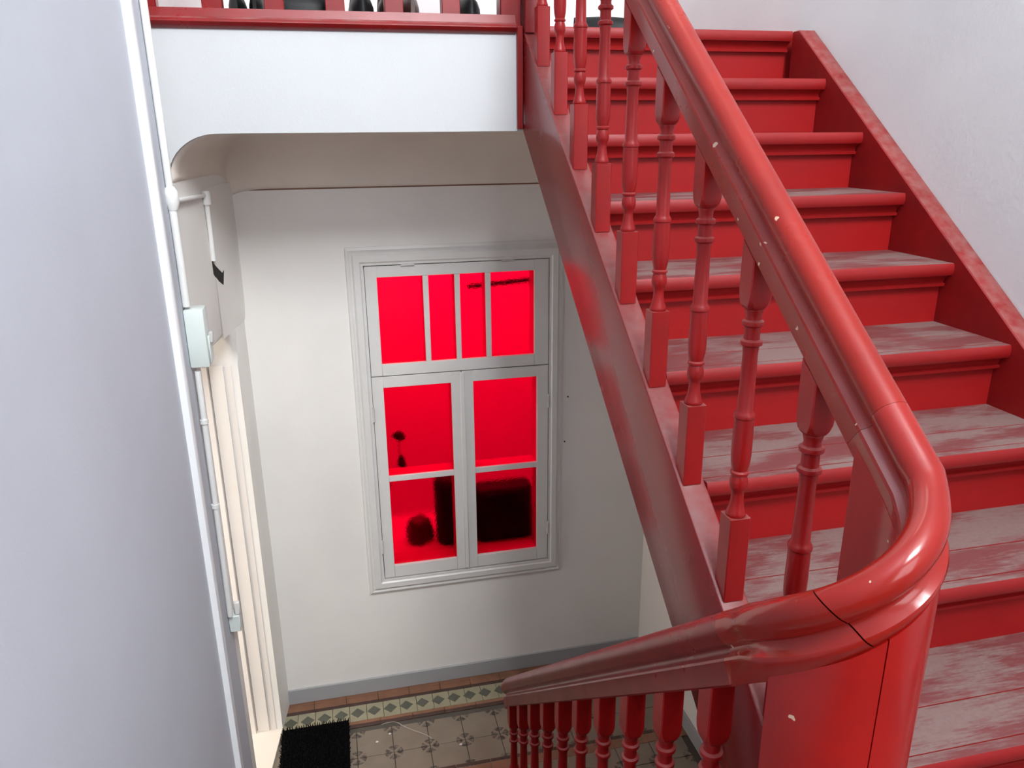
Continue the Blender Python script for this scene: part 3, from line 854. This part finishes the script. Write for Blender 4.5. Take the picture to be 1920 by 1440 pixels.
cpart(tube('clip', [(xc + 0.002, yc, -1.26), (xc + 0.002, yc, -1.275)], 0.014, 'pipe', segs=12), cd)
jb = tag(empty('junction_box', (XWL + 0.03, Y0 - 0.05, -0.76)), 'pale green junction box on the conduit beside the doorway', 'junction box')
bm = bmesh.new(); add_box(bm, (XWL + 0.001, Y0 - 0.085, -0.745), (XWL + 0.064, Y0 - 0.001, -0.545))
cpart(obj('box_body', finish(bm, 'box_body', 40, 0.006, 2), 'box'), jb)
cpart(box('cover_plate', (XWL + 0.0645, Y0 - 0.070, -0.735), (XWL + 0.070, Y0 - 0.010, -0.640), 'box', bevel=0.002), jb)
cpart(box('latch', (XWL + 0.066, Y0 - 0.055, -0.668), (XWL + 0.080, Y0 - 0.030, -0.630), 'metal', bevel=0.003), jb)
sb = tag(empty('socket_box', (XWL + 0.02, Y0 - 0.03, -1.85)), 'small white box with a clip at the lower end of the conduit', 'junction box')
cpart(box('box_body', (XWL + 0.001, Y0 - 0.055, -1.815), (XWL + 0.042, Y0 - 0.006, -1.745), 'box', bevel=0.003), sb)
cpart(box('clip', (XWL + 0.026, Y0 - 0.050, -1.742), (XWL + 0.046, Y0 - 0.030, -1.690), 'pipe', bevel=0.003), sb)
# moulding line round the corner and the thin branch conduit
def lpt(s, off, z): return (A.x + dirv.x * s - out.x * off, A.y + dirv.y * s - out.y * off, z)
br_ = tag(empty('cable_conduit', lpt(0.35, 0.01, -0.3)), 'thin white conduit with a collar dropping to the dark hole above the doorway', 'conduit')
cpart(tube('pipe', [lpt(0.33, 0.012, -0.235), lpt(0.335, 0.010, -0.34), lpt(0.345, 0.006, -0.45)], 0.009, 'pipe'), br_)
cpart(tube('collar', [lpt(0.33, 0.013, -0.190), lpt(0.33, 0.013, -0.240)], 0.016, 'pipe', segs=12), br_)
hc = tag(empty('cable_conduit', lpt(0.15, 0.01, -0.2)), 'short horizontal conduit along the left wall below the coved soffit', 'conduit')
cpart(tube('pipe', [lpt(0.0, 0.010, -0.200), lpt(0.16, 0.010, -0.203), lpt(0.315, 0.010, -0.205)], 0.008, 'pipe'), hc)
hole = bmesh.new()
hv = [hole.verts.new(lpt(s, 0.0025, z)) for s, z in ((0.340, -0.440), (0.352, -0.462), (0.400, -0.488), (0.452, -0.515), (0.478, -0.508), (0.448, -0.562), (0.400, -0.540), (0.356, -0.512), (0.342, -0.500))]
hole.faces.new(hv)
r_ = bmesh.ops.extrude_face_region(hole, geom=hole.faces[:])
bmesh.ops.translate(hole, vec=(out.x * 0.006, out.y * 0.006, 0), verts=[v for v in r_['geom'] if isinstance(v, bmesh.types.BMVert)])
tag(obj('cable_hole', finish(hole, 'cable_hole'), 'near_black'), 'ragged black hole in the plaster above the doorway', 'hole')  # flat black plate; the shade inside the hole is put into its colour

for x_, z_, lab in ((1.045, -1.480, 'lower black nail in the wall right of the red window'), (1.059, -1.242, 'upper black nail in the wall right of the red window')):
    tag(tube('nail', [(x_, YW + 0.004, z_), (x_, YW - 0.006, z_), (x_, YW - 0.008, z_)], [0.0022, 0.0022, 0.0042], 'near_black', segs=8), lab, 'nail', 'nails beside the red window')
# ------------------------------------------------------------------ doormat
dmx0, dmx1, dmy0, dmy1 = -0.445, -0.125, 2.55, 3.272
mt = tag(empty('doormat', ((dmx0 + dmx1) / 2, (dmy0 + dmy1) / 2, ZFL)), 'black bristle doormat lying before the doorway', 'doormat')
cpart(box('backing', (dmx0, dmy0, ZFL + 0.001), (dmx1, dmy1, ZFL + 0.007), 'mat', bevel=0.001), mt)
bm = bmesh.new()
nx, ny = 30, 62
for i in range(nx):
    for j in range(ny):
        x = dmx0 + (i + 0.5) / nx * (dmx1 - dmx0) + random.uniform(-0.003, 0.003); y = dmy0 + (j + 0.5) / ny * (dmy1 - dmy0) + random.uniform(-0.003, 0.003)
        edge = i in (0, nx - 1) or j in (0, ny - 1)
        h = 0.012 + random.uniform(0, 0.005); tx = random.uniform(-0.004, 0.004) + (0.006 if i == nx - 1 else -0.006 if i == 0 else 0); ty = random.uniform(-0.004, 0.004) + (0.006 if j == ny - 1 else -0.006 if j == 0 else 0)
        b0 = [bm.verts.new((x + 0.0035 * math.cos(a), y + 0.0035 * math.sin(a), ZFL + 0.006)) for a in (0, 2.1, 4.2)]
        t0 = [bm.verts.new((x + tx + 0.002 * math.cos(a), y + ty + 0.002 * math.sin(a), ZFL + 0.006 + h)) for a in (0, 2.1, 4.2)]
        for k in range(3): bm.faces.new((b0[k], b0[(k + 1) % 3], t0[(k + 1) % 3], t0[k]))
        bm.faces.new(t0)
bo = cpart(obj('bristles', finish(bm, 'bristles'), 'mat'), mt); bo['kind'] = 'stuff'

# thread and paint flakes on the tiles
pts = []
for k in range(25):
    t = k / 24
    pts.append((0.035 + 0.23 * t + 0.01 * math.sin(9 * t), 3.205 - 0.15 * t * t + 0.012 * math.sin(6 * t), ZFL + 0.0035))
tag(tube('thread', pts, 0.0013, 'thread', segs=5), 'pale loose thread lying across the patterned tiles', 'thread')
spots = [((682, 1400), 'white paint flake on the tiles just right of the doormat'), ((721, 1390), 'white paint flake near the pale loose thread'), ((800, 1352), 'white paint flake by the tile border below the window')]
for (x, y, lab) in ((0.005, 3.095, 'larger white paint flake on the tiles just right of the doormat'), (0.07, 3.135, 'tiny white paint flake on the tiles beside the pale thread'), (0.40, 2.985, 'white paint flake on the tiles near the end of the lower handrail')):
    bm = bmesh.new()
    v = [bm.verts.new((0.009 * math.cos(a) * random.uniform(0.6, 1.1), 0.007 * math.sin(a) * random.uniform(0.6, 1.1), 0.0)) for a in (0, 1.1, 2.0, 3.2, 4.4, 5.3)]
    bm.faces.new(v)
    r_ = bmesh.ops.extrude_face_region(bm, geom=bm.faces[:])
    bmesh.ops.translate(bm, vec=(0, 0, 0.0015), verts=[q for q in r_['geom'] if isinstance(q, bmesh.types.BMVert)])
    tag(obj('paint_flake', finish(bm, 'paint_flake'), 'flake', None, (x, y, ZFL + 0.001)), lab, 'paint flake', 'paint flakes on the hall floor')

# ------------------------------------------------------------------ shoes on the upper landing
def shoe(x, y, rot, label, upper='black', sole='sole', L_=0.27, h=0.105, boot=0.0, lace=None, hw=0.046):
    r = tag(empty('shoe', (x, y, Z0)), label, 'shoe', 'shoes on the upper landing')
    r.rotation_euler.z = rot
    def outline(t):      # half width along the length
        return hw * (0.72 + 0.28 * math.sin(math.pi * min(1, t * 1.05))) * (1 - 0.0 * t) * (1 if t < 0.75 else math.sqrt(max(0.02, 1 - ((t - 0.75) / 0.262) ** 2))) * (1 if t > 0.08 else 0.75 + 0.25 * t / 0.08)
    N = 14
    bm = bmesh.new()
    lo_, hi_ = [], []
    ring = [(L_ * (k / N - 0.5), outline(k / N)) for k in range(N + 1)]
    pl_ = ring + [(a, -b) for a, b in ring[::-1]]
    add_prism(bm, pl_, 0.0, 0.020, 'Z')
    obj('sole', finish(bm, 'sole', 50), sole, r)
    bm = bmesh.new(); rows = []
    for k in range(N + 1):
        t = k / N; w = outline(t) * 0.95
        top_ = (h + boot) if t < 0.35 else h * (1 - 0.16 * ((t - 0.35) / 0.65) ** 2)
        row = []
        for q in range(9):
            a = q / 8 * math.pi
            row.append(bm.verts.new((L_ * (t - 0.5) * 0.98, w * math.cos(a) * (1 if boot == 0 or t > 0.35 else 0.9), 0.0202 + (top_ - 0.02) * math.sin(a) ** 0.7)))
        rows.append(row)
    for a, b in zip(rows, rows[1:]):
        for q in range(8): bm.faces.new((a[q], a[q + 1], b[q + 1], b[q]))
    bm.faces.new(rows[0]); bm.faces.new(rows[-1][::-1])
    for a, b in zip(rows, rows[1:]): bm.faces.new((a[0], b[0], b[8], a[8]))
    obj('upper', finish(bm, 'upper', 60), upper, r)
    if lace:
        for k in range(4):
            t = 0.42 + 0.09 * k; zt = h * (1 - 0.16 * ((t - 0.35) / 0.65) ** 2) + 0.001
            bm = bmesh.new(); add_tube(bm, [(L_ * (t - 0.5), -0.024, zt - 0.010), (L_ * (t - 0.5) + 0.004, 0, zt + 0.003), (L_ * (t - 0.5), 0.024, zt - 0.010)], 0.003, 6)
            obj('lace', finish(bm, 'lace', 50), lace, r)
    return r
H2 = math.pi / 2
shoe(-0.260, 2.955, -H2 + 0.03, 'black lace-up shoe in the leftmost pair, its left shoe', lace='white_rubber', hw=0.032)
shoe(-0.194, 2.955, -H2 - 0.03, 'black shoe in the leftmost pair, its right shoe', hw=0.030)
shoe(-0.030, 2.890, 0.04, 'black low shoe lying sideways behind the landing rail', h=0.100, L_=0.23)
shoe(0.143, 2.965, -H2, 'black ankle boot with a brown boot to its right', boot=0.05, h=0.115, hw=0.048)
shoe(0.231, 2.970, -H2, 'dark brown boot just left of a landing rail post', upper='brown', boot=0.06, h=0.115, hw=0.036)
shoe(0.308, 2.970, -H2, 'dark brown boot just right of a landing rail post', upper='brown', boot=0.06, h=0.115, hw=0.036)
shoe(0.508, 2.965, -H2, 'black trainer with white marks by the corner post', sole='white_rubber', lace='white_rubber', h=0.115, hw=0.050)
shoe(1.150, 3.300, -0.4, 'black shoe standing at the top of the stairs beside the handrail', h=0.110)

# ------------------------------------------------------------------ things seen dimly through the red glass
ZLd = -2.080
def seen(o, label, cat): return tag(o, label, cat)
def loaf(name, x0, x1, y0, y1, z0, z1, material, r, seed):
    bm = bmesh.new(); add_box(bm, (x0, y0, z0), (x1, y1, z1))
    bmesh.ops.recalc_face_normals(bm, faces=bm.faces)
    bmesh.ops.bevel(bm, geom=[e for e in bm.edges if max(v.co.z for v in e.verts) > z0 + 1e-4], offset=r, segments=5, affect='EDGES', profile=0.5)
    rnd = random.Random(seed)
    for v in bm.verts:
        if v.co.z > z0 + 0.01: v.co.z += 0.012 * math.sin(v.co.x * 31 + seed); v.co.x += 0.008 * math.sin(v.co.z * 23 + seed)
    return obj(name, finish(bm, name, 60), material)
seen(loaf('dark_bag', 0.610, 0.930, YW + 0.135, YW + 0.30, ZLd, -1.765, 'black', 0.055, 3), 'bulky dark bag seen through the lower right red pane', 'bag')
seen(loaf('dark_bag', 0.405, 0.590, YW + 0.15, YW + 0.30, ZLd, -1.70, 'black', 0.06, 8), 'tall dark bag seen through the lower left red pane', 'bag')
seen(blob('dark_cloth', (0.315, YW + 0.24, -2.03), (0.075, 0.06, 0.09), 'brown', None, 5, 0.2, 3, ZLd), 'crumpled dark cloth at the foot of the lower left red pane', 'cloth')
pf = tag(empty('potted_plant', (0.10, YW + 0.20, ZLd)), 'small dark plant behind the middle left red pane', 'plant')
cpart(tube('stem', [(0.10, YW + 0.20, ZLd + 0.10), (0.16, YW + 0.20, -1.75), (0.228, YW + 0.20, -1.58), (0.232, YW + 0.20, -1.46)], 0.0022, 'near_black', segs=6), pf)
bm = bmesh.new(); add_lathe(bm, [(0.028, ZLd), (0.040, ZLd + 0.09), (0.044, ZLd + 0.10), (0.038, ZLd + 0.105)], 16, 0.10, YW + 0.20)
cpart(obj('pot', finish(bm, 'pot', 40), 'terracotta'), pf)
for c, r in (((0.232, YW + 0.20, -1.452), (0.034, 0.03, 0.022)), ((0.240, YW + 0.20, -1.60), (0.022, 0.02, 0.040)), ((0.262, YW + 0.20, -1.655), (0.018, 0.02, 0.02))):
    cpart(blob('leaf_cluster', c, r, 'near_black', None, 4, 0.3, 2), pf)
tag(tube('pipe', [(0.62, YW + 0.30, -0.725), (0.95, YW + 0.28, -0.700), (1.30, YW + 0.28, -0.690)], 0.013, 'near_black', segs=8), 'thin dark pipe behind the upper right red panes', 'pipe')

# ------------------------------------------------------------------ lift everything so the lower floor is at z = 0
for o in ROOTS:
    if o.parent is None: o.location.z += EYE
